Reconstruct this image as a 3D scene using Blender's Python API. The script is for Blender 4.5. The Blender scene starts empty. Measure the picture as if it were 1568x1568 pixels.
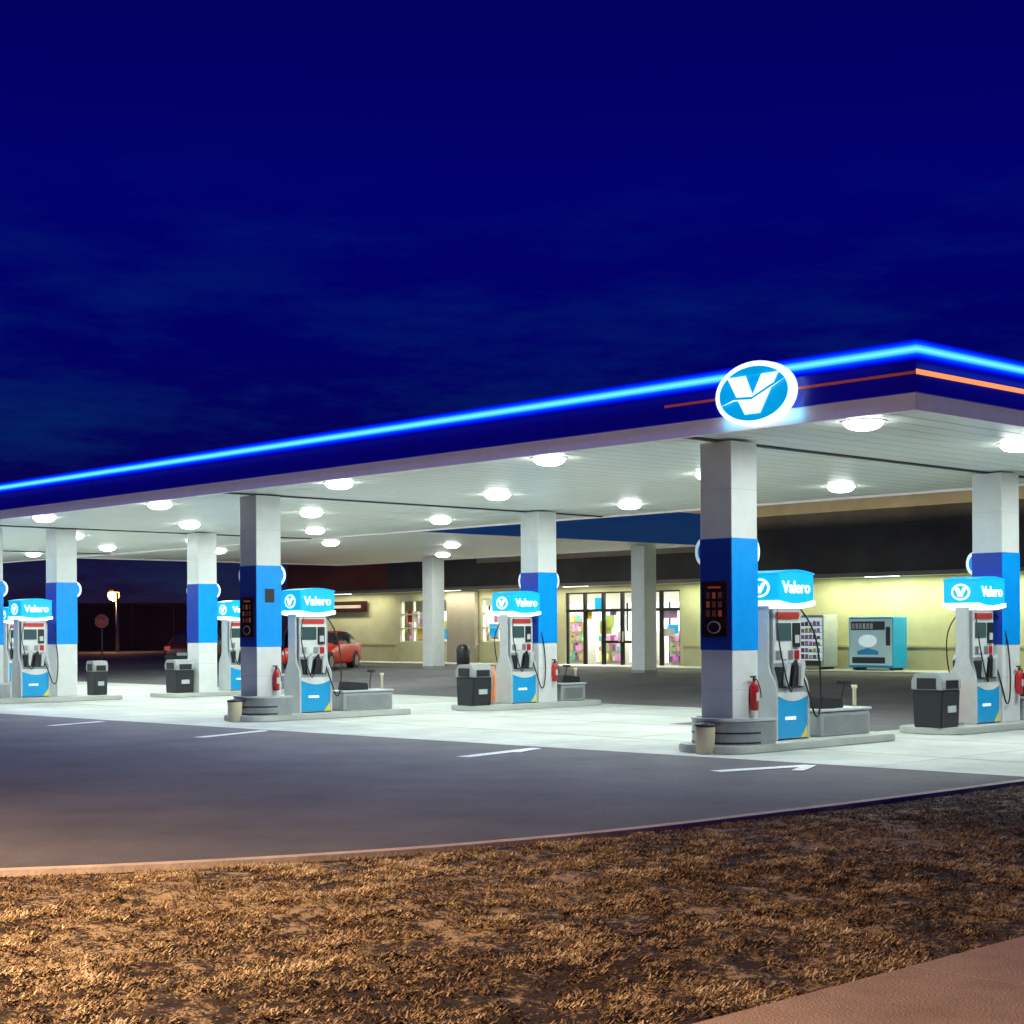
import bpy, bmesh, math, random
import numpy as np
from mathutils import Vector, noise
random.seed(3); np.random.seed(3)
sc=bpy.context.scene
sc.view_settings.view_transform='Standard'; sc.view_settings.look='None'; sc.view_settings.exposure=0
R=math.radians

# ---------------------------------------------------------------- materials
def mat(name,col,rough=.5,metal=0,em=None,es=0,var=0,vs=4,bump=0,bs=40,col2=None,spec=None,samp=False):
    m=bpy.data.materials.new(name); m.use_nodes=True
    nt=m.node_tree; b=nt.nodes['Principled BSDF']
    b.inputs['Base Color'].default_value=(*col,1); b.inputs['Roughness'].default_value=rough
    b.inputs['Metallic'].default_value=metal
    if spec is not None: b.inputs['Specular IOR Level'].default_value=spec
    if em:
        b.inputs['Emission Color'].default_value=(*em,1); b.inputs['Emission Strength'].default_value=es
        if not samp: m.cycles.emission_sampling='NONE'
    if var or bump or col2:
        tc=nt.nodes.new('ShaderNodeTexCoord')
    if var or col2:
        n=nt.nodes.new('ShaderNodeTexNoise'); n.inputs['Scale'].default_value=vs; n.inputs['Detail'].default_value=6; n.inputs['Roughness'].default_value=.65
        nt.links.new(tc.outputs['Object'],n.inputs['Vector'])
        r=nt.nodes.new('ShaderNodeValToRGB'); r.color_ramp.elements[0].position=.3; r.color_ramp.elements[1].position=.7
        c2=col2 if col2 else tuple(min(1,c*(1+var)) for c in col)
        r.color_ramp.elements[0].color=(*[c*(1-var) for c in col],1); r.color_ramp.elements[1].color=(*c2,1)
        nt.links.new(n.outputs['Fac'],r.inputs['Fac']); nt.links.new(r.outputs['Color'],b.inputs['Base Color'])
    if bump:
        n2=nt.nodes.new('ShaderNodeTexNoise'); n2.inputs['Scale'].default_value=bs; n2.inputs['Detail'].default_value=5
        nt.links.new(tc.outputs['Object'],n2.inputs['Vector'])
        bp=nt.nodes.new('ShaderNodeBump'); bp.inputs['Strength'].default_value=bump; bp.inputs['Distance'].default_value=.02
        nt.links.new(n2.outputs['Fac'],bp.inputs['Height']); nt.links.new(bp.outputs['Normal'],b.inputs['Normal'])
    return m

M={}
M['asphalt']=mat('asphalt',(.125,.12,.125),.85,var=.30,vs=.6,bump=.8,bs=55)
M['earth']=mat('earth',(.03,.025,.02),.95,var=.3,vs=.2)
M['concrete']=mat('concrete_pad',(.46,.48,.445),.75,var=.24,vs=.6,bump=.15,bs=30)
M['curb']=mat('curb_concrete',(.50,.42,.36),.85,var=.25,vs=4,bump=.3,bs=40)
M['walk']=mat('sidewalk_concrete',(.40,.29,.22),.9,var=.18,vs=2.5,bump=.5,bs=70)
M['paint']=mat('road_paint',(.78,.78,.76),.7,var=.22,vs=14)
M['white']=mat('white_paint',(.70,.72,.71),.35,var=.06,vs=3)
M['ceil']=mat('canopy_ceiling',(.82,.85,.79),.4,var=.05,vs=.5)
M['navy']=mat('fascia_navy',(.006,.004,.26),.35,var=.15,vs=1,em=(.01,.0,1),es=.07)  # slight blue emission stands in for spill light on the panels
M['navytop']=mat('fascia_deep',(.004,.004,.12),.4)
M['lip']=mat('fascia_lip',(.80,.74,.74),.4,var=.06,em=(.6,.52,.56),es=.13)  # light put into the lip as slight emission; it is no lamp
M['seam']=mat('deck_seam',(.50,.52,.50),.6)
M['blue']=mat('column_blue',(.002,.30,.84),.3,var=.08)
M['blueshade']=mat('column_blue_shaded',(.003,.04,.38),.35)  # darker copy of the column blue, shade put into the colour
M['gutter']=mat('gutter_dark',(.05,.05,.05),.6)
M['steel']=mat('steel_grey',(.35,.37,.38),.35,.6,var=.1,vs=6)
M['grey']=mat('grey_plastic',(.30,.32,.33),.5,var=.08)
M['lgrey']=mat('light_grey_plastic',(.50,.53,.54),.45,var=.08)
M['dark']=mat('dark_plastic',(.02,.022,.025),.4)
M['black']=mat('black_rubber',(.01,.01,.01),.55)
M['red']=mat('red_paint',(.45,.015,.02),.3)
M['orange']=mat('orange_panel',(.85,.33,.15),.5)
M['yellow']=mat('yellow_panel',(.8,.62,.08),.4)
M['cream']=mat('cream_plastic',(.7,.62,.42),.5)
M['cyanlit']=mat('sign_cyan_lit',(.01,.3,.6),.3,em=(.0,.40,.85),es=.8)
M['cyanpanel']=mat('cyan_panel',(.01,.30,.62),.3,em=(.0,.3,.6),es=.12)
M['whitelit']=mat('sign_white_lit',(.9,.9,.9),.3,em=(.75,.97,1),es=1.3)
M['whitedim']=mat('sign_white_dim',(.8,.85,.85),.3,em=(.7,.95,1),es=.45)
M['icewhite']=mat('machine_front_pale',(.45,.6,.62),.3,em=(.5,.9,1),es=.16)
M['lamp']=mat('lamp_lens',(1,1,1),.3,em=(.93,1,.96),es=34,samp=True)
M['screen']=mat('pump_screen',(.03,.05,.05),.15,em=(.2,.5,.5),es=.1)
M['pricered']=mat('price_panel',(.5,.05,.04),.3,em=(.8,.1,.06),es=.2)
M['poster']=mat('poster_dark',(.03,.008,.008),.25,var=.5,vs=8)
M['posterink']=mat('poster_ink',(.75,.12,.03),.4,em=(.8,.15,.03),es=.05)
M['wall']=mat('store_wall',(.48,.48,.31),.85,var=.16,vs=.6,bump=.1,bs=12)
M['wall2']=mat('store_wall_base',(.42,.40,.26),.85,var=.1,vs=1)
M['pier']=mat('store_pier',(.32,.29,.24),.85,var=.1,vs=1)
M['brown']=mat('store_band_brown',(.10,.09,.075),.8,var=.3,vs=.5)
M['redbrown']=mat('store_band_redbrown',(.26,.07,.04),.8,var=.3,vs=.6)
M['beige']=mat('store_cornice',(.5,.42,.26),.8,var=.15,vs=1)
M['bronze']=mat('dark_frame',(.02,.022,.02),.4,.5)
M['frameW']=mat('pale_frame',(.55,.55,.5),.5)
M['inwall']=mat('interior_wall',(.8,.78,.7),.8)
M['infloor']=mat('interior_floor',(.5,.47,.4),.5)
M['intube']=mat('interior_tube',(1,1,1),.5,em=(1,.97,.85),es=6)
M['sideblue']=mat('second_canopy_blue',(.005,.07,.28),.4,em=(0,.12,.5),es=.12)
M['bgwall']=mat('background_building_wall',(.06,.045,.055),.9,var=.4,vs=.2)
M['sodium']=mat('sodium_lens',(1,.6,.2),.4,em=(1,.50,.14),es=7)
M['neonred']=mat('red_stripe_lit',(.8,.2,.05),.4,em=(1,.28,.06),es=1.3)
M['reddim']=mat('red_stripe_dim',(.5,.08,.04),.4,em=(.9,.14,.06),es=.16)
g=M['glass']=bpy.data.materials.new('window_glass'); g.use_nodes=True; nt=g.node_tree; nt.nodes.clear()
o=nt.nodes.new('ShaderNodeOutputMaterial'); mx=nt.nodes.new('ShaderNodeMixShader'); t=nt.nodes.new('ShaderNodeBsdfTransparent'); gl=nt.nodes.new('ShaderNodeBsdfGlossy')
gl.inputs['Roughness'].default_value=.05; mx.inputs[0].default_value=.08
nt.links.new(t.outputs[0],mx.inputs[1]); nt.links.new(gl.outputs[0],mx.inputs[2]); nt.links.new(mx.outputs[0],o.inputs[0])
# neon bar: brightest along its centre line (object z = 0), tube's glow painted as saturated blue towards the edges
m=M['neon']=bpy.data.materials.new('neon_bar'); m.use_nodes=True; nt=m.node_tree; nt.nodes.clear()
o=nt.nodes.new('ShaderNodeOutputMaterial'); e=nt.nodes.new('ShaderNodeEmission'); tc=nt.nodes.new('ShaderNodeTexCoord'); sp=nt.nodes.new('ShaderNodeSeparateXYZ')
ab=nt.nodes.new('ShaderNodeMath'); ab.operation='ABSOLUTE'; ml=nt.nodes.new('ShaderNodeMath'); ml.operation='MULTIPLY'; ml.inputs[1].default_value=1/.13
rp=nt.nodes.new('ShaderNodeValToRGB'); cr=rp.color_ramp
cr.elements[0].position=0; cr.elements[0].color=(.14,.68,1,1); cr.elements[1].position=1; cr.elements[1].color=(0,0,.22,1)
a=cr.elements.new(.22); a.color=(.05,.45,1,1); a=cr.elements.new(.45); a.color=(.0,.07,1,1); a=cr.elements.new(.7); a.color=(0,.008,.75,1)
nt.links.new(tc.outputs['Object'],sp.inputs[0]); nt.links.new(sp.outputs['Z'],ab.inputs[0]); nt.links.new(ab.outputs[0],ml.inputs[0]); nt.links.new(ml.outputs[0],rp.inputs[0])
nt.links.new(rp.outputs[0],e.inputs[0]); e.inputs[1].default_value=1.5; nt.links.new(e.outputs[0],o.inputs[0])
m.cycles.emission_sampling='NONE'

# ---------------------------------------------------------------- mesh helpers
def empty(name,loc=(0,0,0),rz=0):
    e=bpy.data.objects.new(name,None); e.location=loc; e.rotation_euler=(0,0,rz); sc.collection.objects.link(e); return e
def mk(name,vs,fs,m,parent=None,smooth=False):
    me=bpy.data.meshes.new(name); me.from_pydata([tuple(v) for v in vs],[],fs); me.update()
    ob=bpy.data.objects.new(name,me); sc.collection.objects.link(ob)
    if m: me.materials.append(M[m] if isinstance(m,str) else m)
    if smooth:
        for p in me.polygons: p.use_smooth=True
    if parent: ob.parent=parent
    return ob
def box(name,x0,x1,y0,y1,z0,z1,m,parent=None,bev=0):
    vs=[(x,y,z) for x in (x0,x1) for y in (y0,y1) for z in (z0,z1)]
    fs=[(0,1,3,2),(4,6,7,5),(0,4,5,1),(2,3,7,6),(0,2,6,4),(1,5,7,3)]
    ob=mk(name,vs,fs,m,parent)
    if bev:
        bm=bmesh.new(); bm.from_mesh(ob.data); bmesh.ops.bevel(bm,geom=bm.edges[:],offset=bev,segments=2,affect='EDGES',profile=.6); bm.to_mesh(ob.data); bm.free()
    return ob
def prism(name,pts,axis,a0,a1,m,parent=None,bev=0):
    n=len(pts)
    def P(p,a): return {'x':(a,p[0],p[1]),'y':(p[0],a,p[1]),'z':(p[0],p[1],a)}[axis]
    vs=[P(p,a0) for p in pts]+[P(p,a1) for p in pts]
    fs=[tuple(range(n)),tuple(range(2*n-1,n-1,-1))]+[(i,i+n,(i+1)%n+n,(i+1)%n) for i in range(n)]
    ob=mk(name,vs,fs,m,parent)
    bm=bmesh.new(); bm.from_mesh(ob.data); bmesh.ops.recalc_face_normals(bm,faces=bm.faces[:])
    if bev: bmesh.ops.bevel(bm,geom=bm.edges[:],offset=bev,segments=2,affect='EDGES')
    bm.to_mesh(ob.data); bm.free()
    return ob
def ell(cx,cz,rx,rz,n=40):
    return [(cx+rx*math.cos(2*math.pi*i/n),cz+rz*math.sin(2*math.pi*i/n)) for i in range(n)]
def lathe(name,prof,m,parent=None,loc=(0,0,0),n=24):
    vs=[];fs=[]
    for r,z in prof:
        for i in range(n):
            a=2*math.pi*i/n; vs.append((loc[0]+r*math.cos(a),loc[1]+r*math.sin(a),loc[2]+z))
    for k in range(len(prof)-1):
        for i in range(n):
            j=(i+1)%n; fs.append((k*n+i,k*n+j,(k+1)*n+j,(k+1)*n+i))
    fs.append(tuple(range(n-1,-1,-1))); fs.append(tuple(range((len(prof)-1)*n,len(prof)*n)))
    return mk(name,vs,fs,m,parent,smooth=True)
def tube(name,pts,r,m,parent=None):
    c=bpy.data.curves.new(name,'CURVE'); c.dimensions='3D'; c.bevel_depth=r; c.bevel_resolution=2; c.resolution_u=6
    s=c.splines.new('NURBS'); s.points.add(len(pts)-1); s.use_endpoint_u=True; s.order_u=3
    for i,p in enumerate(pts): s.points[i].co=(*p,1)
    c.materials.append(M[m]); ob=bpy.data.objects.new(name,c); sc.collection.objects.link(ob)
    if parent: ob.parent=parent
    return ob
def text(name,s,size,loc,rot,m,parent=None,ext=.004):
    c=bpy.data.curves.new(name,'FONT'); c.body=s; c.size=size; c.extrude=ext; c.align_x='CENTER'; c.align_y='CENTER'; c.offset=size*.018; c.resolution_u=4
    c.materials.append(M[m]); ob=bpy.data.objects.new(name,c); ob.location=loc; ob.rotation_euler=rot; sc.collection.objects.link(ob)
    if parent: ob.parent=parent
    return ob
def area(name,loc,sx,sy,power,col,parent=None,rot=(0,0,0),shape='RECTANGLE',spread=None):
    l=bpy.data.lights.new(name,'AREA'); l.shape=shape; l.size=sx; l.size_y=sy; l.energy=power; l.color=col
    if spread: l.spread=spread
    ob=bpy.data.objects.new(name,l); ob.location=loc; ob.rotation_euler=rot; sc.collection.objects.link(ob)
    if parent: ob.parent=parent
    return ob
def gz(y):
    t=max(0,min(1,(y-10)/10)); return .34*t*t*(3-2*t)

# ---------------------------------------------------------------- ground
def sheet(name,xs,ys,dz,m):
    vs=[(x,y,gz(y)+dz) for y in ys for x in xs]; nx=len(xs)
    fs=[(j*nx+i,j*nx+i+1,(j+1)*nx+i+1,(j+1)*nx+i) for j in range(len(ys)-1) for i in range(nx-1)]
    return mk(name,vs,fs,m,smooth=True)
yy=[-600,-100,-40,-20,-10,0,5,9]+[10+i*.5 for i in range(21)]+[25,40,80,200,700]
sheet('ground',[-900,-200,-80,-40,0,20,100,700],yy,0,'earth')
sheet('asphalt_lot',[-95,-40,-20,0,5.8],[-26,-10,0,9]+[10+i*.5 for i in range(21)]+[25,30,60],.004,'asphalt')
def flat(name,pts,z,m):
    return mk(name,[(x,y,z) for x,y in pts],[tuple(range(len(pts)))],m)
pad=flat('concrete_pad',[(5.8,-.75),(5.8,9.5),(-.9,9.5),(-.9,4.3),(-5,4.3),(-5.4,9.3),(-20,9.7),(-50,9.7),(-50,-3.6),(-20,-2.45)],.008,'concrete')
jt=empty('pad_expansion_joints')
for i,x in enumerate([3,-3,-9,-15,-21,-27,-33]):
    y1=4.3 if -5<x<-.9 else 9.2
    y0=-.75-(5.8-x)*.066 if x>-20 else -2.45
    box('joint_x_%d'%i,x-.006,x+.006,y0+.05,y1,.009,.0105,'grey',jt)
for i,y in enumerate([1.0,4.0,6.5]):
    box('joint_y_%d'%i,-49,(-5.2 if y>4.2 else 5.7),y-.006,y+.006,.0085,.011,'grey',jt)
pm=empty('painted_markings')
def quad(name,p,q,w,z=.012):
    d=Vector((q[0]-p[0],q[1]-p[1])); n=Vector((-d.y,d.x)).normalized()*w/2
    mk(name,[(p[0]+n.x,p[1]+n.y,z),(q[0]+n.x,q[1]+n.y,z),(q[0]-n.x,q[1]-n.y,z),(p[0]-n.x,p[1]-n.y,z)],[(0,1,2,3)],'paint',pm)
for k,(p,q) in enumerate([((2.0,-2.75),(2.35,-1.25)),((-2.0,-3.4),(-2.4,-1.6)),((-8.35,-3.7),(-9,-1.95)),((-13.4,-3.8),(-13.9,-2.45))]):
    quad('tick_%d'%k,p,q,.24)
    quad('barb_%d'%k,(q[0],q[1]),(q[0]+.35,q[1]-.75),.16,.016)

# ---------------------------------------------------------------- lawn, kerb, sidewalk
C=[(6,60),(6,20),(6,4),(5.97,-2.31),(5.89,-6.47),(5.7,-9.02),(5.45,-10.26),(5.0,-11.6),(4.2,-13.16),(2.9,-14.9),(.6,-16.9),(-4,-19.2),(-15,-21),(-60,-22)]
O=[(10.4,60),(10.4,20),(10.4,4),(10.4,-1),(10.4,-5),(10.4,-8),(10.4,-10),(10.4,-13),(10.4,-16),(10.4,-20),(10.4,-28),(6,-40),(-15,-45),(-60,-45)]
def cat(P,s):
    n=len(P)-1; s=max(0,min(n-1e-6,s)); i=int(s); t=s-i
    p0=P[max(0,i-1)];p1=P[i];p2=P[i+1];p3=P[min(n,i+2)]
    def T(a,b,c):
        l1=math.dist(a,b) or 1e-6; l2=math.dist(b,c) or 1e-6
        L=math.dist(p1,p2)
        return tuple(((b[k]-a[k])/l1*l2+(c[k]-b[k])/l2*l1)/(l1+l2)*L for k in (0,1))
    m1=T(p0,p1,p2) if i>0 else (p2[0]-p1[0],p2[1]-p1[1]); m2=T(p1,p2,p3) if i<n-1 else (p2[0]-p1[0],p2[1]-p1[1])
    h=(2*t**3-3*t*t+1,t**3-2*t*t+t,-2*t**3+3*t*t,t**3-t*t)
    return tuple(h[0]*p1[k]+h[1]*m1[k]+h[2]*p2[k]+h[3]*m2[k] for k in (0,1))
def lin(P,s):
    n=len(P)-1; s=max(0,min(n-1e-6,s)); i=int(s); t=s-i
    return (P[i][0]*(1-t)+P[i+1][0]*t,P[i][1]*(1-t)+P[i+1][1]*t)
def lawnz(x,y,t):
    e=min(1,t*6)*min(1,(1-t)*8)
    v=.03*noise.noise(Vector((x*.7,y*.7,0)))+.028*noise.noise(Vector((x*3,y*3,5)))+.026*noise.noise(Vector((x*9,y*9,7)))
    return .105+e*(v+.02)
svals=[]
for i in range(len(C)-1):
    k={0:6,1:8,2:24}.get(i,70 if i<10 else 10)
    svals+= [i+j/k for j in range(k)]
svals.append(len(C)-1)
NT=130; vs=[]
for s in svals:
    c=cat(C,s); q=lin(O,s)
    d=Vector((q[0]-c[0],q[1]-c[1])); d.normalize(); c=(c[0]+d.x*.13,c[1]+d.y*.13)
    for j in range(NT+1):
        t=j/NT; x=c[0]*(1-t)+q[0]*t; y=c[1]*(1-t)+q[1]*t
        vs.append((x,y,lawnz(x,y,t)))
fs=[(a*(NT+1)+b,(a+1)*(NT+1)+b,(a+1)*(NT+1)+b+1,a*(NT+1)+b+1) for a in range(len(svals)-1) for b in range(NT)]
m=M['soil']=bpy.data.materials.new('lawn_thatch'); m.use_nodes=True; nt=m.node_tree; b=nt.nodes['Principled BSDF']; b.inputs['Roughness'].default_value=.95
tc=nt.nodes.new('ShaderNodeTexCoord')
def nz(sc_,det,rg=.6):
    n=nt.nodes.new('ShaderNodeTexNoise'); n.inputs['Scale'].default_value=sc_; n.inputs['Detail'].default_value=det; n.inputs['Roughness'].default_value=rg; nt.links.new(tc.outputs['Object'],n.inputs['Vector']); return n
n1=nz(6,8,.75); n2=nz(.5,3); n3=nz(40,5,.75)
mx=nt.nodes.new('ShaderNodeMath'); mx.operation='MULTIPLY_ADD'; mx.inputs[1].default_value=.55; nt.links.new(n2.outputs['Fac'],mx.inputs[0]); nt.links.new(n1.outputs['Fac'],mx.inputs[2])
m2=nt.nodes.new('ShaderNodeMath'); m2.operation='MULTIPLY_ADD'; m2.inputs[1].default_value=.7; nt.links.new(n3.outputs['Fac'],m2.inputs[0]); nt.links.new(mx.outputs[0],m2.inputs[2])
r=nt.nodes.new('ShaderNodeValToRGB'); cr=r.color_ramp; cr.elements[0].position=.90; cr.elements[0].color=(.035,.020,.011,1); cr.elements[1].position=1.0; cr.elements[1].color=(.56,.43,.26,1)
a=cr.elements.new(.96); a.color=(.17,.11,.055,1)
sc1=nt.nodes.new('ShaderNodeMath'); sc1.operation='MULTIPLY'; sc1.inputs[1].default_value=.84; nt.links.new(m2.outputs[0],sc1.inputs[0])
nt.links.new(sc1.outputs[0],r.inputs[0]); nt.links.new(r.outputs[0],b.inputs['Base Color'])
bp=nt.nodes.new('ShaderNodeBump'); bp.inputs['Strength'].default_value=1; bp.inputs['Distance'].default_value=.06; nt.links.new(m2.outputs[0],bp.inputs['Height']); nt.links.new(bp.outputs[0],b.inputs['Normal'])
lawn=mk('dry_lawn',vs,fs,m,smooth=True)
gm=bpy.data.materials.new('dry_grass_blades'); gm.use_nodes=True; nt=gm.node_tree; b=nt.nodes['Principled BSDF']; b.inputs['Roughness'].default_value=.8
at=nt.nodes.new('ShaderNodeAttribute'); at.attribute_name='Col'; nt.links.new(at.outputs['Color'],b.inputs['Base Color'])
V=[];CO=[];N=0
pal=[(.44,.33,.19),(.30,.21,.11),(.17,.11,.055),(.07,.043,.024),(.66,.55,.38)]
rng=random.Random(5)
while N<170000:
    s=rng.uniform(2.4,11.2); t=rng.random()
    c=cat(C,s); q=lin(O,s)
    x=c[0]*(1-t)+q[0]*t; y=c[1]*(1-t)+q[1]*t
    if math.dist((x,y),c)<.19: continue
    dx=x-14.79; dy=y+18.18; d=-.7297*dx+.6838*dy; X=.6838*dx+.7297*dy
    if d<5 or d>26 or abs(X)>.36*d+.5: continue
    if rng.random()>min(1,(9/d)**1.2): continue
    n1=noise.noise(Vector((x*2.6,y*2.6,1)))+.7*noise.noise(Vector((x*8,y*8,2)))
    if rng.random()>.36+1.0*n1: continue
    z=lawnz(x,y,t)-.004
    L=rng.uniform(.012,.036)*(1+.5*n1); a=rng.uniform(0,2*math.pi); w=rng.uniform(.0025,.006)
    el=rng.uniform(0,.6)
    ux,uy=math.cos(a),math.sin(a); px,py=-uy*w,ux*w
    tx,ty,tz=x+ux*L*math.cos(el),y+uy*L*math.cos(el),z+L*math.sin(el)+.009
    V+=[(x-px,y-py,z+.002),(x+px,y+py,z+.004),(tx+px*.5,ty+py*.5,tz),(tx-px*.5,ty-py*.5,tz)]
    big=noise.noise(Vector((x*.4,y*.4,9)))
    k=n1*2.1+rng.gauss(0,.5)+big*1.1-.25
    col=pal[4] if k>1.1 else pal[0] if k>.45 else pal[1] if k>-.1 else pal[2] if k>-.7 else pal[3]
    f=rng.uniform(.75,1.2)
    CO+=[(col[0]*f,col[1]*f,col[2]*f,1)]*4
    N+=1
me=bpy.data.meshes.new('grass_blades'); Va=np.array(V,dtype=np.float32)
me.vertices.add(len(Va)); me.vertices.foreach_set('co',Va.ravel())
me.loops.add(N*4); me.loops.foreach_set('vertex_index',np.arange(N*4,dtype=np.int32))
me.polygons.add(N); me.polygons.foreach_set('loop_start',np.arange(0,N*4,4,dtype=np.int32)); me.polygons.foreach_set('loop_total',np.full(N,4,dtype=np.int32))
me.update(calc_edges=True)
ca=me.color_attributes.new('Col','FLOAT_COLOR','POINT'); ca.data.foreach_set('color',np.array(CO,dtype=np.float32).ravel())
me.materials.append(gm); gb=bpy.data.objects.new('grass_blades',me); sc.collection.objects.link(gb); gb.parent=lawn
vs=[];fs=[]
for k,s in enumerate(svals):
    c=cat(C,s); c2=cat(C,min(s+.01,len(C)-1)) if s<len(C)-1 else c; c0=cat(C,max(0,s-.01))
    d=Vector((c2[0]-c0[0],c2[1]-c0[1])).normalized(); n=Vector((-d.y,d.x))
    for off,z in ((0,0),(.015,.13),(.03,.15),(.15,.15),(.16,.09)):
        vs.append((c[0]+n.x*off,c[1]+n.y*off,z))
for k in range(len(svals)-1):
    for j in range(4): fs.append((k*5+j,k*5+j+1,(k+1)*5+j+1,(k+1)*5+j))
mk('kerb',vs,fs,'curb',smooth=False)
sw=empty('sidewalk')
y=-60.0;i=0
while y<60:
    box('slab_%d'%i,10.4,12.8,y,y+1.79,-.02,.13,'walk',sw); y+=1.8;i+=1
box('sidewalk_bed',10.39,12.79,-60,60,-.02,.118,'gutter',sw)
box('verge_grass',12.8,14.2,-60,60,-.02,.11,'soil',sw)
flat('street_road',[(14.4,-200),(26,-200),(26,200),(14.4,200)],.004,'asphalt')

# ---------------------------------------------------------------- main canopy
CX0,CX1,CY0,CY1=-46,3.84,-1.11,9.8
ZC=4.5
can=empty('gas_station_canopy')
box('ceiling_deck',CX0+.05,CX1-.05,CY0+.05,CY1-.05,ZC,ZC+.1,'ceil',can)
box('roof_deck',CX0+.1,CX1-.1,CY0+.1,CY1-.1,4.9,5.1,'navytop',can)
def ring(name,z0,z1,off,m,th=.08):
    x0,x1,y0,y1=CX0-off,CX1+off,CY0-off,CY1+off
    box(name+'_front',x0,x1,y0,y0+th,z0,z1,m,can)
    box(name+'_back',x0,x1,y1-th,y1,z0,z1,m,can)
    box(name+'_right',x1-th,x1,y0+th,y1-th,z0,z1,m,can)
    box(name+'_left',x0,x0+th,y0+th,y1-th,z0,z1,m,can)
ring('lip',ZC-.04,4.67,0,'lip')
ring('fascia',4.672,5.26,.04,'navy')
for i in range(14):
    x=CX1-2.4-i*3.6; box('fascia_panel_joint_%d'%i,x-.006,x+.006,CY0-.0415,CY0-.0395,4.68,5.05,'navytop',can)
box('stripe_front',-.2,CX1+.046,CY0-.052,CY0-.0425,4.895,4.93,'reddim',can)
box('stripe_right',CX1+.0425,CX1+.055,CY0-.045,CY1,4.89,4.95,'neonred',can)
def neon(name,x0,x1,y0,y1):
    ob=box(name,x0,x1,y0,y1,-.12,.12,'neon',can); ob.location.z=5.185; return ob
neon('neon_front',CX0,CX1+.09,CY0-.10,CY0-.045)
neon('neon_right',CX1+.045,CX1+.10,CY0-.04,CY1)
area('neon_spill_front',((CX0+CX1)/2,CY0-.2,5.12),49,.1,1000,(.14,.20,1),can,rot=(R(-68),0,0))
area('neon_wash_front',((CX0+CX1)/2,CY0-.22,5.04),49,.06,10,(.04,.08,1),can,rot=(R(45),0,0))
area('neon_wash_right',(CX1+.22,(CY0+CY1)/2,5.04),.06,10.5,6,(.04,.12,1),can,rot=(0,R(45),0))
for i,x in enumerate([-.0,-11.8,-23.6,-35.4]):
    box('gutter_%d'%i,x-.05,x+.05,CY0+.1,CY1-.1,ZC-.03,ZC-.002,'gutter',can)
for i in range(125):
    x=CX1-.2-i*.4
    if x<CX0+.1: break
    box('deck_seam_%d'%i,x-.004,x+.004,CY0+.1,CY1-.1,ZC-.003,ZC+.002,'seam',can)
DOME=[(.02,-.11),(.12,-.105),(.20,-.08),(.25,-.035),(.26,0)]
def lightfix(i,x,y,z,par,p=125):
    lathe('light_lens_%d'%i,DOME,'lamp',par,(x,y,z-.01),16)
    lathe('light_rim_%d'%i,[(.27,0),(.29,-.012),(.30,-.0)],'white',par,(x,y,z-.004),20)
    area('light_%d'%i,(x,y,z-.14),.4,.4,p,(.88,1,.95),par,shape='DISK')
k=0
for y in (-.4,3.55,7.45):
    for x in (2.6,-3.3,-8.8,-15.1,-20.3,-26.3,-31.5,-36.6,-42.5):
        lightfix(k,x,y,ZC,can); k+=1
sg=empty('oval_logo_sign',(1.5,CY0-.15,4.90))
prism('rim',ell(0,0,.65,.43),'y',-.05,.05,'whitelit',sg)
prism('face_blue',ell(0,0,.57,.36),'y',-.062,-.0535,'cyanlit',sg)
prism('letter_v',[(-.42,.24),(-.12,.24),(.0,-.03),(.15,.24),(.42,.24),(.12,-.27),(-.13,-.27)],'y',-.078,-.0655,'whitelit',sg)
prism('swoosh',[(-.54,-.11),(-.3,-.03),(0,-.05),(.3,.08),(.54,.17),(.3,.03),(0,-.10),(-.3,-.08)],'y',-.09,-.081,'cyanlit',sg)
prism('swoosh_white',[(-.54,-.138),(-.3,-.063),(0,-.083),(.3,.042),(.54,.14),(.3,.027),(0,-.103),(-.3,-.078)],'y',-.096,-.092,'whitelit',sg)
box('bracket',-.2,.2,.052,.10,-.15,.15,'dark',sg)
area('logo_halo_light',(1.5,CY0-.10,4.9),1.3,.8,9,(.1,.6,1),can,rot=(R(90),0,0))

# ---------------------------------------------------------------- second canopy (towards the store)
c2=empty('walkway_canopy')
X0,X1,Y0,Y1=-38.5,-18.9,9.86,22
box('ceiling',X0+.08,X1-.08,Y0,Y1-.08,ZC,ZC+.1,'ceil',c2)
box('fascia_right',X1-.08,X1,Y0,Y1,ZC-.02,5.5,'sideblue',c2)
box('fascia_left',X0,X0+.08,Y0,Y1,ZC-.04,5.1,'lip',c2)
box('fascia_back',X0+.082,X1-.082,Y1-.08,Y1,ZC-.04,5.1,'lip',c2)
for i,(x,y) in enumerate([(-31,11.3),(-24.9,11.4),(-23.6,15.2),(-28.7,19.2),(-34.5,15.2)]):
    lightfix(i,x,y,ZC,c2,110)

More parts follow.
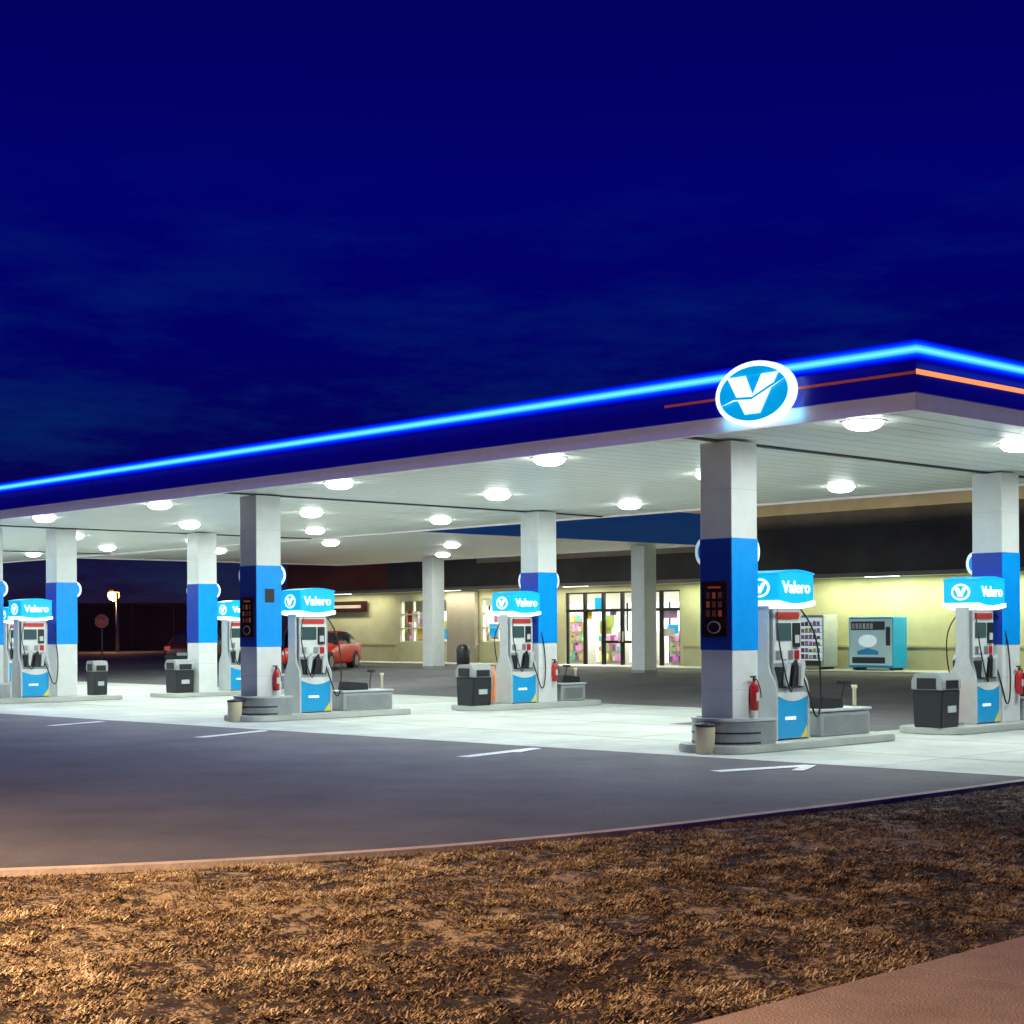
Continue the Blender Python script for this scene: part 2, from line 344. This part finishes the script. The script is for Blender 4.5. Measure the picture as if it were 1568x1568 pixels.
# ---------------------------------------------------------------- columns
def column(x,y,poster=False,discs=True,plain=False,z0=0):
    e=empty('canopy_column',(x,y,0)); h=.29
    box('shaft',-h,h,-h,h,z0,ZC-.035,'white',e,.012)
    box('base_trim',-h-.02,h+.02,-h-.02,h+.02,z0,z0+.12,'grey',e,.01)
    for i,zz in enumerate((3.78,.9)): box('panel_joint_%d'%i,-h-.0015,h+.0015,-h-.0015,h+.0015,zz,zz+.006,'lgrey',e)
    if plain:
        return e
    b=.297
    box('band_blue',-b,b,-b,b,1.47,3.08,'blue',e,.004)
    box('band_dark_front',-b+.01,b-.01,-b-.006,-b-.0015,1.48,3.07,'blueshade',e)  # painted shade over the outward face of the blue band
    if discs:
        prism('disc_left',ell(-.30,2.90,.17,.21,28),'y',-.20,-.12,'whitedim',e); prism('disc_left_face',ell(-.30,2.90,.11,.145,28),'y',-.208,-.202,'blue',e)
        prism('disc_right',ell(.30,2.90,.17,.21,28),'x',.12,.20,'whitedim',e); prism('disc_right_face',ell(.30,2.90,.11,.145,28),'x',.202,.208,'blue',e)
    if poster:
        box('poster',-.25,.21,-.318,-.306,1.66,2.46,'poster',e)
        for i in range(3):
            for j in range(3):
                zz=2.26-i*.13; xx=-.13+j*.11
                box('poster_block_%d_%d'%(i,j),xx-.03,xx+.03,-.3235,-.3195,zz-.045,zz+.045,'posterink' if (i+j)%3==1 else 'redbrown',e)
        box('poster_title',-.13,.10,-.3235,-.3195,2.36,2.39,'posterink',e)
        prism('poster_oval',ell(-.02,1.80,.12,.09,20),'y',-.3235,-.3195,'lgrey',e)
        prism('poster_oval_in',ell(-.02,1.80,.105,.075,20),'y',-.327,-.3245,'poster',e)
    return e
COLS=[(0,0,True),(-11.94,0,True),(-11.6,7.4,False),(.05,7.32,False),(-23.07,5.65,False),(-23.9,1.9,False),(-24.1,-.05,False)]
for x,y,p in COLS: column(x,y,p)
column(-20.4,20.7,plain=True,z0=gz(20.7)-.02); column(-31,20.7,plain=True,z0=gz(20.7)-.02)
box('sticker',.30,.303,-.1,.12,2.35,2.62,'dark',bpy.data.objects['canopy_column.001'])

# ---------------------------------------------------------------- pumps
def pump(x,y,z=.14):
    e=empty('fuel_pump',(x,y,z))
    prof=[(-.27,0),(.27,0),(.27,.72),(.24,.86),(.15,1.0),(.12,1.12),(.12,2.0),(-.12,2.0),(-.12,1.12),(-.15,1.0),(-.24,.86),(-.27,.72)]
    W=.36
    prism('end_panel_near',prof,'y',-W-.05,-W,'lgrey',e,.008)
    prism('end_panel_far',prof,'y',W,W+.05,'lgrey',e,.008)
    box('cabinet',-.24,.24,-W+.002,W-.002,.02,.72,'white',e,.01)
    prism('shoulder',[(-.24,.722),(.24,.722),(.21,.9),(.16,1.05),(-.16,1.05),(-.21,.9)],'y',-W+.003,W-.003,'grey',e)
    box('head',-.16,.16,-W+.02,W-.02,1.052,1.95,'grey',e,.01)
    for s in (1,-1):
        def bx(n,xa,xb,*r): return box(n,min(s*xa,s*xb),max(s*xa,s*xb),*r)
        bx('lower_blue_%d'%s,.243,.255,-W,W,.03,.68,'cyanpanel',e)
        pts=[(-W,.70),(-W,.66)]+[(-W+2*W*i/10,.66-.10*math.sin(math.pi*i/12)+.04*(i/10)**2) for i in range(1,11)]+[(W,.70)]
        prism('swoosh_%d'%s,pts,'x',s*.257,s*.263,'white',e)
        prism('yellow_corner_%d'%s,[(W,.03),(W,.22),(.29,.12),(.22,.05),(.20,.03)],'x',s*.257,s*.263,'yellow',e)
        bx('small_label_%d'%s,.2575,.262,-.18,.08,.30,.35,'whitedim',e)
        box('nozzle_bay_%d'%s,min(s*.12,s*.25),max(s*.12,s*.25),-.30,.28,.78,1.09,'dark',e,.01)
        for j,yy2 in enumerate((-.22,-.04,.14)):
            prism('nozzle_%d_%d'%(s,j),[(yy2,.80),(yy2+.06,.80),(yy2+.12,1.10),(yy2+.10,1.19),(yy2+.02,1.12)],'x',s*.255,s*.31,'lgrey' if j!=1 else 'black',e,.004)
        bx('surround_%d'%s,.1605,.168,-.33,.33,1.14,1.93,'white',e)
        bx('display_%d'%s,.170,.182,-.27,.08,1.48,1.74,'screen',e)
        bx('card_reader_%d'%s,.170,.20,.12,.28,1.38,1.74,'dark',e)
        bx('keypad_%d'%s,.2005,.206,.15,.25,1.44,1.56,'lgrey',e)
        bx('price_%d'%s,.170,.178,-.28,.28,1.80,1.90,'pricered',e)
        for j in range(4): bx('grade_btn_%d_%d'%(s,j),.170,.182,-.28+j*.15,-.17+j*.15,1.20,1.33,('steel','white','steel','red')[j],e)
        tube('hose_%d'%s,[(s*.14,.36,1.95),(s*.3,.5,1.7),(s*.34,.60,1.0),(s*.36,.55,.38),(s*.34,.45,.30),(s*.33,.35,.6),(s*.29,.2,1.0)],.014,'black',e)
        tube('hose_b_%d'%s,[(s*.14,-.2,1.95),(s*.28,-.40,1.7),(s*.34,-.36,1.2),(s*.35,-.2,.75),(s*.33,-.1,.7),(s*.30,-.02,.95)],.012,'black',e)
    n=14; Wy=.43
    top=[(-Wy+2*Wy*i/n, 2.46+.05*math.sin(math.pi*i/n)) for i in range(n+1)]
    bot=[(Wy-2*Wy*i/n, 2.08-.05*math.sin(math.pi*i/n)) for i in range(n+1)]
    prism('topper_box',top+bot,'x',-.34,.34,'cyanlit',e,.012)
    bot2=[(-Wy*1.03+2.06*Wy*i/n, 2.07-.05*math.sin(math.pi*i/n)) for i in range(n+1)]
    bot3=[(Wy*1.03-2.06*Wy*i/n, 2.00-.05*math.sin(math.pi*i/n)) for i in range(n+1)]
    prism('topper_white_edge',bot2+bot3,'x',-.355,.355,'whitelit',e)
    prism('topper_cap',[(-Wy*1.02,2.46)]+[(p[0]*1.02,p[1]+.004) for p in top]+[(Wy*1.02,2.46)]+[(p[0]*1.02,p[1]+.02) for p in top[::-1]],'x',-.35,.35,'cyanlit',e)
    for s in (1,-1):
        text('topper_text_%d'%s,'Valero',.25,(s*.346,0,2.26),(R(90),0,R(90*s)),'whitelit',e)
    for s in (-1,1):
        y0=s*(Wy+.004); y1=s*(Wy+.010)
        prism('topper_logo_%d'%s,ell(0,2.26,.18,.14,24),'y',y0,y1,'whitelit',e)
        prism('topper_logo_in_%d'%s,ell(0,2.26,.145,.11,24),'y',y1+s*.002,y1+s*.006,'cyanlit',e)
        prism('topper_logo_v_%d'%s,[(-.11,2.335),(-.03,2.335),(0,2.25),(.05,2.335),(.12,2.335),(.03,2.18),(-.04,2.18)],'y',y1+s*.008,y1+s*.012,'whitelit',e)
    return e
def extinguisher(x,y,z):
    e=empty('fire_extinguisher',(x-.015,y,z)); 
    lathe('cylinder',[(.05,0),(.065,.02),(.065,.34),(.04,.40),(.022,.42)],'red',e,n=18)
    lathe('valve',[(.022,.42),(.025,.45),(.018,.48)],'dark',e,n=12)
    box('handle',-.012,.012,-.08,.03,.475,.50,'dark',e); tube('hose',[(0,.03,.46),(.05,.08,.38),(.07,.07,.18)],.009,'black',e)
    box('bracket',-.085,-.06,-.035,.035,.1,.35,'dark',e)
    box('label',.062,.068,-.03,.03,.14,.26,'lgrey',e)
def bin_(x,y,z,rz=0,k=1):
    e=empty('trash_bin',(x,y,z),rz)
    e.scale=(k,k,1)
    prism('body',[(-.26,0),(.26,0),(.29,.62),(-.29,.62)],'y',-.27,.27,'dark',e,.015)
    prism('hood',[(-.30,.622),(.30,.622),(.30,.78),(.22,.90),(-.22,.90),(-.30,.78)],'y',-.29,.29,'grey',e,.015)
    box('opening',.303,.308,-.19,.19,.64,.78,'black',e); box('opening_front',-.18,.18,-.30,-.292,.64,.82,'black',e)
    box('label',.285,.305,-.12,.12,.25,.36,'lgrey',e)
def guard(x,y,z):
    e=empty('island_end_guard',(x,y,z)); r=.56;pts=[]
    for i in range(25):
        a=R(180)+R(180)*i/24; pts.append((r*math.cos(a),r*.95*math.sin(a)))
    ptsI=[(p[0]*.94,p[1]*.94) for p in pts[::-1]]
    prism('curved_plate',[(-r,.35)]+pts+[(r,.35),(r*.94,.35)]+ptsI+[(-r*.94,.35)],'z',.0,.46,'steel',e)
    prism('top_rim',[(p[0]*1.02,p[1]*1.02) for p in [(-r,.35)]+pts+[(r,.35)]]+[(r*.9,.35)]+[(q[0]*.96,q[1]*.96) for q in ptsI]+[(-r*.9,.35)],'z',.462,.50,'lgrey',e)
    for zz in (.14,.28): prism('groove_%d'%int(zz*100),[(p[0]*1.012,p[1]*1.012) for p in pts]+[(p[0]*.99,p[1]*.99) for p in pts[::-1]],'z',zz,zz+.025,'dark',e)
    lathe('washer_bucket',[(.11,0),(.13,.02),(.145,.38),(.15,.40)],'cream',e,(.12,-.70,-.0),20)
    lathe('bucket_lid',[(.155,.402),(.155,.43),(.09,.45)],'dark',e,(.12,-.70,-.0),20)
def tray(x,y,z,L=1.3):
    e=empty('island_service_box',(x,y,z))
    box('box',-.26,.26,0,L,0,.38,'grey',e,.03); box('lid',-.28,.28,-.02,L+.02,.382,.42,'lgrey',e,.012)
    box('panel',.262,.267,.1,L-.1,.07,.31,'steel',e)
    prism('towel_dispenser',[(.15,.422),(.75,.422),(.72,.56),(.2,.60)],'x',-.15,.15,'dark',e,.01)
    lathe('squeegee_post',[(.03,.422),(.03,.70),(.045,.72),(.045,.76)],'cream',e,(.05,L-.12,0),12)
    tube('squeegee',[(.0,L-.4,.44),(.04,L-.45,.65),(.06,L-.4,.80)],.012,'black',e); box('squeegee_head',-.06,.16,L-.43,L-.39,.78,.83,'dark',e)
def island(x,y0,y1):
    e=empty('pump_island',(x,0,0)); w=.62;pts=[]
    for i in range(13):
        a=R(180)+R(180)*i/12; pts.append((w*math.cos(a),y0+w*.6+w*.6*math.sin(a)))
    for i in range(13):
        a=R(180)*i/12; pts.append((w*math.cos(a),y1-w*.6+w*.6*math.sin(a)))
    prism('raised_kerb',pts,'z',0,.12,'concrete',e,.02)
for x in (0,-11.94):
    island(x,-.7,3.6); guard(x,0,.0); pump(x,1.15,.12); extinguisher(x+.37,.12,.60); tray(x,1.85,.12)
for x,yc in ((.05,7.32),(-11.6,7.4)):
    island(x,yc-2.4,yc+1.7); pump(x,yc-.72,.12); bin_(x+.1,yc-2.1,.12)
    e=empty('reflective_island_sign',(x-.05,yc-1.5,.12))
    prism('panel',[(-.2,0),(.2,0),(.2,.62),(.13,.85),(-.13,.85),(-.2,.62)],'y',-.03,.03,'orange',e,.01); box('foot',-.24,.24,-.1,.1,0,.05,'grey',e); prism('disc',ell(.02,.5,.13,.12,18),'y',-.04,-.033,'lgrey',e)
    tray(x,yc+.45,.12,.8); extinguisher(x+.37,yc+.15,.60)
island(-23.5,-.8,3.3); pump(-23.75,.95,.12); bin_(-23.6,2.75,.12,0,.72); guard(-24.1,-.05,0)
island(-23.3,4.3,8.8); pump(-23.45,7.0,.12); bin_(-23.1,4.95,.12); tray(-23.4,7.6,.12,.9)
for (x,y) in ((-35.8,1.4),(-35.8,6.4)):
    island(x,y-2,y+2); column(x,y-1.2); pump(x,y,.12)

# ---------------------------------------------------------------- store
st=empty('convenience_store',(0,0,0)); G=.33; WY=27
def wallrun(x0,x1,ops,z0,z1,m):
    ops=sorted(ops); cur=x0;i=0
    for a,b,za,zb in ops:
        if a>cur: box('wall_%d'%i,cur,a,WY,WY+.25,z0,z1,m,st);i+=1
        if za>z0: box('wall_below_%d'%i,a,b,WY,WY+.25,z0,za,m,st)
        box('wall_above_%d'%i,a,b,WY,WY+.25,zb,z1,m,st);i+=1
        cur=b
    box('wall_%d'%i,cur,x1,WY,WY+.25,z0,z1,m,st)
ops=[(-40.7,-37.3,1.26,3.08),(-35.3,-31.4,1.26,3.08),(-30.3,-24.3,G,3.22)]
wallrun(-47.5,8,ops,0.1,3.5,'wall')
for i,(a,b) in enumerate([(-47.5,-40.9),(-37.1,-35.4),(-24.1,8)]):
    box('base_course_%d'%i,a,b,WY-.06,WY-.003,.1,1.12,'wall2',st)
    box('base_cap_%d'%i,a,b,WY-.09,WY-.004,1.123,1.2,'beige',st)
box('pier',-37.2,-35.4,WY-.3,WY-.1,.1,3.38,'pier',st)
for i,x in enumerate((-21,-8)): box('pilaster_%d'%i,x-.25,x+.25,WY-.12,WY-.1,.1,3.38,'beige',st)
box('band',-40,8,WY-1.3,WY+.2,3.52,5.6,'brown',st)
box('band_left',-47.5,-40.01,WY-1.3,WY+.2,3.52,5.2,'redbrown',st)
box('band_trim',-47.5,8.0,WY-1.36,WY-1.303,3.42,3.56,'pier',st)
box('soffit',-47.4,7.9,WY-1.3,WY-.01,3.45,3.515,'inwall',st)
box('cornice',-40.1,8.1,WY-1.4,WY+.3,5.603,6.5,'beige',st)
box('cornice_step',-34,-22,WY-1.42,WY-1.31,4.5,4.78,'beige',st)
box('added_cornice_bar',-24,6,WY-2.2,WY-2.12,5.0,5.05,'brown',st)  # invented bar and arms, only there to carry the added lamp
for i,x in enumerate((-20,-10,0)): box('added_bar_arm_%d'%i,x-.02,x+.02,WY-2.12,WY-1.305,5.01,5.04,'dark',st)
area('added_cornice_fill',(-9,WY-2.15,5.08),29,.08,45,(1,.90,.62),st,rot=(R(140),0,0),spread=R(100))  # added lamp to brighten the cornice, no known source
box('wall_left_end',-47.5,-47.25,WY+.26,42,.1,5.0,'wall',st); box('wall_right_end',7.75,8,WY+.26,42,.1,6.3,'wall',st)
box('back_wall',-47.2,7.7,41.7,42,.1,6,'wall',st); box('roof',-47.4,7.9,WY+.31,41.9,5.0,5.2,'gutter',st)
box('interior_floor',-47,7.5,WY+.26,33,.1,G-.01,'infloor',st); box('interior_back',-47,7.5,33,33.1,G,4,'inwall',st)
box('interior_ceiling',-47,7.5,WY+.26,33,3.7,3.8,'inwall',st)
def prodc(): 
    v=rng.uniform(.15,.7); c=[v*rng.uniform(.6,1.3) for _ in range(3)]; c[rng.randrange(3)]*=.35; return tuple(min(.8,q) for q in c)
for i in range(12): M['prod%d'%i]=mat('prod%d'%i,prodc(),.5)
for i in range(12):
    x=-44+i*1.9
    H_=1.35 if x>-32 else 2.3
    box('shelf_%d'%i,x,x+1.2,29.4,29.9,G,G+H_,'frameW',st)
    for j in range(3 if H_<2 else 5):
        q=x+.03
        while q<x+1.1:
            ww=rng.uniform(.06,.22); box('item_%d_%d_%d'%(i,j,int(q*100)),q,min(q+ww,x+1.18),29.27,29.39,G+.15+j*.4,G+.15+j*.4+rng.uniform(.15,.32),'prod%d'%rng.randrange(12),st); q+=ww+.01
for i in range(5):
    x=-41+i*4.2; box('tube_%d'%i,x-.9,x+.9,29,29.2,3.6,3.66,'intube',st)
for i in range(4):
    x=-42+i*5; box('cooler_%d'%i,x,x+3.6,32.5,32.98,G,2.9,'whitedim',st)
    for j in range(4): box('cooler_frame_%d_%d'%(i,j),x+j*1.2-.03,x+j*1.2+.03,32.44,32.49,G,2.9,'bronze',st)
area('interior_light',(-33,29.3,3.5),16,2,2000,(1,.97,.84),st)
def window(nm,a,b,z0,z1,nx,nz,m,dark=.05):
    box(nm+'_glass',a+.02,b-.02,WY+.10,WY+.11,z0+.02,z1-.02,'glass',st)
    for i in range(nx+1):
        x=a+(b-a)*i/nx; box(nm+'_mullion_%d'%i,max(a,x-dark),min(b,x+dark),WY+.05,WY+.16,z0,z1,m,st)
    for j in range(nz+1):
        z=z0+(z1-z0)*j/nz; box(nm+'_rail_%d'%j,a,b,WY+.045,WY+.165,max(z0,z-dark*.8),min(z1,z+dark*.8),m,st)
window('window_a',*ops[0],4,3,'frameW',.035); window('window_b',*ops[1],4,3,'frameW',.035)
window('entrance',-30.3,-24.3,G,3.22,6,1,'bronze',.07)
box('entrance_transom',-30.3,-24.3,WY+.03,WY+.18,2.45,2.56,'bronze',st)
box('door_mid_rail',-28.3,-26.3,WY+.03,WY+.18,G+.9,G+1.0,'bronze',st)
for i,x in enumerate((-27.4,-27.2)): box('door_handle_%d'%i,x-.02,x+.02,WY-.02,WY+.02,G+.95,G+1.35,'lgrey',st)
cs=['red','yellow','cyanlit','white','orange','whitedim','prod1','prod2','prod3']
for i in range(36):
    a,b,z0,z1=ops[i%3]; w=rng.uniform(.3,.7); x=rng.uniform(a+.1,b-.1-w); z=rng.uniform(z0+.1 if i%3<2 else 1.2,z1-.75)
    box('window_poster_%d'%i,x,x+w,WY+.115+i*.0015,WY+.1163+i*.0015,z,z+rng.uniform(.3,.55),cs[rng.randrange(9)],st)
box('wall_sign',-46.6,-42.9,WY-.2,WY-.13,2.62,3.12,'poster',st); box('wall_sign_stripe',-46.2,-43.3,WY-.207,WY-.202,2.80,2.94,'pier',st)
for i,(x,p) in enumerate([(-44,110),(-36.5,130),(-29,100),(-21.5,120),(-15,180),(-9,180),(-3,160)]):
    area('soffit_light_%d'%i,(x,WY-.75,3.42),5.5,.25,p,(.93,1,.60) if x>-24 else (1,.93,.66),st)
    box('soffit_fixture_%d'%i,x-.6,x+.6,WY-.85,WY-.65,3.43,3.448,'intube',st)
box('store_sidewalk',-48,8.5,WY-2.4,WY-.0,.1,G+.06,'concrete',None)

# vending machines
def vending(x0,x1,kind):
    e=empty('drink_vending_machine' if kind=='drink' else 'snack_vending_machine',((x0+x1)/2,WY-.85,G+.065)); w=(x1-x0)/2; H=1.72
    if kind=='drink':
        box('cabinet',-w,w,-.4,.4,.08,H,'cyanpanel',e,.03)
        box('front',-w+.04,w-.04,-.415,-.4015,.16,H-.06,'icewhite',e)
        box('top_banner',-w+.1,w-.3,-.425,-.417,H-.42,H-.14,'dark',e)
        for i in range(6): box('can_%d'%i,-w+.15+i*.14,-w+.25+i*.14,-.432,-.4265,H-.38,H-.2,('lgrey','steel')[i%2],e)
        prism('swirl',ell(-.1,.95,.35,.20,20),'y',-.43,-.417,'whitedim',e)
        prism('swirl_blue',[(-.5,.62),(-.1,.72),(.3,.62),(.3,.5),(-.5,.5)],'y',-.428,-.4175,'cyanpanel',e)
        box('slot_panel',w-.26,w-.1,-.43,-.417,.8,1.4,'dark',e); box('delivery',-w+.15,w-.3,-.43,-.417,.22,.42,'dark',e)
    else:
        box('cabinet',-w,w,-.4,.4,.08,H+.1,'lgrey',e,.03)
        box('red_side',-w+.03,-w+.52,-.42,-.4015,.12,H+.05,'red',e)
        box('glass_back',-w+.56,w-.05,-.41,-.4015,.3,H,'whitedim',e)
        for i in range(6):
            box('shelf_%d'%i,-w+.56,w-.05,-.46,-.412,.34+i*.22,.36+i*.22,'dark',e)
            for q in range(8):
                if -w+.71+q*.16<w-.05: box('snack_%d_%d'%(i,q),-w+.6+q*.16,-w+.71+q*.16,-.45,-.413,.362+i*.22,.362+i*.22+rng.uniform(.09,.15),'prod%d'%(rng.randrange(12)),e)
        box('delivery',-w+.6,w-.1,-.43,-.412,.12,.28,'dark',e)
    for s in (-1,1): box('foot_%d'%s,s*(w-.15)-.06,s*(w-.15)+.06,-.3,.3,0,.078,'dark',e)
vending(-15.95,-14.25,'drink'); vending(-18.75,-16.95,'snack')
lathe('outdoor_litter_bin',[(.2,0),(.24,.05),(.26,.7),(.2,.85),(.08,.9)],'dark',None,(-29.9,21.2,gz(21)),20)

# ---------------------------------------------------------------- cars
def car(loc,rz,paint):
    e=empty('parked_car',loc,rz)
    S=[(-2.15,.35,.62,.64,.66,.55),(-2.05,.25,.72,.75,.80,.68),(-1.6,.22,.82,.85,.86,.74),(-1.0,.22,.90,.94,.88,.76),(-.72,.22,.93,1.0,.88,.72),(-.1,.22,.95,1.40,.88,.60),(.4,.22,.96,1.46,.88,.60),(1.1,.22,.97,1.44,.88,.60),(1.6,.22,.98,1.34,.87,.58),(1.95,.24,.98,1.04,.85,.66),(2.1,.28,.90,.93,.80,.66),(2.15,.38,.62,.64,.74,.6)]
    vs=[];fs=[];mi=[]
    for y,zl,zb,zt,w,wt in S:
        half=[(w*.88,zl),(w,zl+.12),(w*1.0,(zl+zb)/2+.04),(w*.97,zb),(wt,zt-.04),(wt*.85,zt)]
        vs+=[(x,y,z) for x,z in half]+[(-x,y,z) for x,z in half[::-1]]
    n=12
    for k in range(len(S)-1):
        for j in range(n):
            fs.append((k*n+j,k*n+(j+1)%n,(k+1)*n+(j+1)%n,(k+1)*n+j))
            glass=(j in (3,7) and 4<=k<=8) or (j in(4,5,6) and k in (4,8))
            mi.append(1 if glass else 0)
    fs.append(tuple(range(n-1,-1,-1))); mi.append(0); fs.append(tuple(range((len(S)-1)*n,len(S)*n))); mi.append(0)
    ob=mk('body',vs,fs,paint,e,smooth=True); ob.data.materials.append(M['dark'])
    for p,i in zip(ob.data.polygons,mi): p.material_index=i
    for i,(x,y) in enumerate([(.8,-1.35),(-.8,-1.35),(.8,1.3),(-.8,1.3)]):
        s=1 if x>0 else -1
        prism('tyre_%d'%i,ell(y,.32,.32,.32,26),'x',s*.70,s*.895,'black',e,.01)
        prism('wheel_%d'%i,ell(y,.32,.20,.20,20),'x',s*.896,s*.91,'steel',e)
        prism('arch_%d'%i,ell(y,.33,.37,.37,26),'x',s*.6,s*.884,'dark',e)
    for s in (-1,1):
        box('tail_light_%d'%s,s*.66-.12,s*.66+.12,2.09,2.16,.72,.88,'pricered',e); box('head_light_%d'%s,s*.6-.14,s*.6+.14,-2.14,-2.03,.58,.70,'lgrey',e)
        box('mirror_%d'%s,s*.95-.07,s*.95+.07,-.62,-.5,.95,1.07,paint,e)
        box('pillar_%d'%s,min(s*.70,s*.87),max(s*.70,s*.87),.62,.70,.96,1.3,'dark',e)
    box('bumper',-.75,.75,2.12,2.2,.36,.52,'dark',e); box('plate',-.22,.22,2.2,2.21,.5,.62,'lgrey',e)
M['carred']=mat('car_red',(.75,.05,.03),.25); M['cardark']=mat('car_dark',(.05,.008,.01),.25)
car((-34.6,18.2,gz(18.2)),R(32),'carred')
car((-42.6,18.0,gz(18)),R(215),'cardark')

# ---------------------------------------------------------------- left background
bb=empty('background_warehouse',(-104.9,44.2,0),R(46.86))
box('wall',-16,14,0,10,.2,3.9,'bgwall',bb); box('parapet',-16.2,14.2,-.15,10.1,3.902,4.1,'gutter',bb)
for i in range(9): box('panel_rib_%d'%i,-15+i*3.4,-14.8+i*3.4,-.12,-.003,.2,3.9,'gutter',bb)
for i in range(3): box('roller_door_%d'%i,-12+i*8,-9+i*8,-.06,-.003,.3,3.0,'bgwall',bb)
def lamp(x,y,h,power,spot,arm=1.2,dirx=-1,col=(1,.45,.12),lr=1):
    e=empty('street_lamp',(x,y,0))
    lathe('pole',[(.12,0),(.10,h*.5),(.07,h)],'grey',e,n=12)
    tube('arm',[(0,0,h-.1),(dirx*arm*.5,0,h+.1),(dirx*arm,0,h+.12)],.04,'grey',e)
    box('lamp_head',dirx*arm-.35,dirx*arm+.35,-.16,.16,h+.04,h+.2,'grey',e,.03)
    lathe('lens',[(.06*lr,-.40*lr),(.2*lr,-.34*lr),(.28*lr,-.18*lr),(.25*lr,0)],'sodium',e,(dirx*arm,0,h+.035),14)
    if spot:
        l=bpy.data.lights.new('sodium_spot','SPOT'); l.spot_size=R(spot); l.spot_blend=.8; l.shadow_soft_size=.12
    else:
        l=bpy.data.lights.new('sodium_point','POINT'); l.shadow_soft_size=.2
    l.energy=power; l.color=col
    lo=bpy.data.objects.new('sodium_light',l); lo.location=(dirx*arm,0,h+.035-.46*lr); sc.collection.objects.link(lo); lo.parent=e
lamp(-85.0,37.8,4.5,900,None,arm=.5,lr=1.5)
ss=empty('stop_sign',(-58.2,21.9,gz(22)),R(50))
lathe('post',[(.035,0),(.035,2.35)],'grey',ss,n=10)
oc=[(.36*math.cos(R(22.5+45*i)),1.98+.36*math.sin(R(22.5+45*i))) for i in range(8)]
M['stopred']=mat('stop_sign_red',(.6,.03,.03),.35,em=(.6,.03,.03),es=.08)  # slight emission stands in for light the sign throws back
prism('octagon_border',oc,'y',-.05,-.04,'lgrey',ss); prism('octagon',[(x*.9,1.98+(z-1.98)*.9) for x,z in oc],'y',-.058,-.052,'stopred',ss)
text('stop_text','STOP',.24,(0,-.064,1.98),(R(90),0,0),'lgrey',ss,.002)

# foreground street lamp, left of the viewpoint and out of frame
lamp(5.6,-21.2,7.5,24000,150,arm=1.6,col=(1,.64,.36))

# ---------------------------------------------------------------- sky
w=bpy.data.worlds.new('World'); sc.world=w; w.use_nodes=True; nt=w.node_tree; nt.nodes.clear()
L=nt.links.new
out=nt.nodes.new('ShaderNodeOutputWorld'); bg=nt.nodes.new('ShaderNodeBackground')
tc=nt.nodes.new('ShaderNodeTexCoord'); sp=nt.nodes.new('ShaderNodeSeparateXYZ'); L(tc.outputs['Generated'],sp.inputs[0])
rp=nt.nodes.new('ShaderNodeValToRGB'); cr=rp.color_ramp
cr.elements[0].position=0; cr.elements[0].color=(.016,.007,.022,1)
cr.elements[1].position=1; cr.elements[1].color=(0,0,.04,1)
for p,c in ((.04,(.008,.004,.035)),(.10,(.0015,.0012,.085)),(.17,(.0006,.0006,.12)),(.26,(.0005,.0005,.15)),(.36,(.0006,.0004,.115)),(.5,(.0004,.0003,.07))):
    a=cr.elements.new(p); a.color=(*c,1)
L(sp.outputs['Z'],rp.inputs[0])
mp=nt.nodes.new('ShaderNodeMapping'); mp.inputs['Scale'].default_value=(4,4,18); L(tc.outputs['Generated'],mp.inputs[0])
nz_=nt.nodes.new('ShaderNodeTexNoise'); nz_.inputs['Scale'].default_value=1.6; nz_.inputs['Detail'].default_value=9; nz_.inputs['Roughness'].default_value=.7; L(mp.outputs[0],nz_.inputs['Vector'])
cl=nt.nodes.new('ShaderNodeValToRGB'); cl.color_ramp.elements[0].position=.45; cl.color_ramp.elements[0].color=(0,0,0,1); cl.color_ramp.elements[1].position=.72; cl.color_ramp.elements[1].color=(.0,.016,.03,1)
L(nz_.outputs['Fac'],cl.inputs[0])
fade=nt.nodes.new('ShaderNodeMapRange'); fade.inputs['From Min'].default_value=.10; fade.inputs['From Max'].default_value=.30; fade.inputs['To Min'].default_value=1; fade.inputs['To Max'].default_value=0; L(sp.outputs['Z'],fade.inputs['Value'])
mm=nt.nodes.new('ShaderNodeMixRGB'); mm.blend_type='MULTIPLY'; mm.inputs[0].default_value=1; L(cl.outputs[0],mm.inputs[1]); L(fade.outputs[0],mm.inputs[2])
ad=nt.nodes.new('ShaderNodeMixRGB'); ad.blend_type='ADD'; ad.inputs[0].default_value=1; L(rp.outputs[0],ad.inputs[1]); L(mm.outputs[0],ad.inputs[2])
L(ad.outputs[0],bg.inputs[0]); bg.inputs[1].default_value=1; L(bg.outputs[0],out.inputs[0])

# ---------------------------------------------------------------- camera
cd=bpy.data.cameras.new('camera'); co=bpy.data.objects.new('camera',cd); sc.collection.objects.link(co)
cd.lens=36*2451/1568; cd.sensor_width=36; cd.clip_end=3000; cd.shift_y=179.5/1568
from mathutils import Matrix
rot=Matrix.Rotation(R(46.86),4,'Z')@Matrix.Rotation(R(90),4,'X')@Matrix.Rotation(-R(.34),4,'Z')
co.matrix_world=Matrix.Translation((14.79,-18.18,1.79))@rot
sc.camera=co
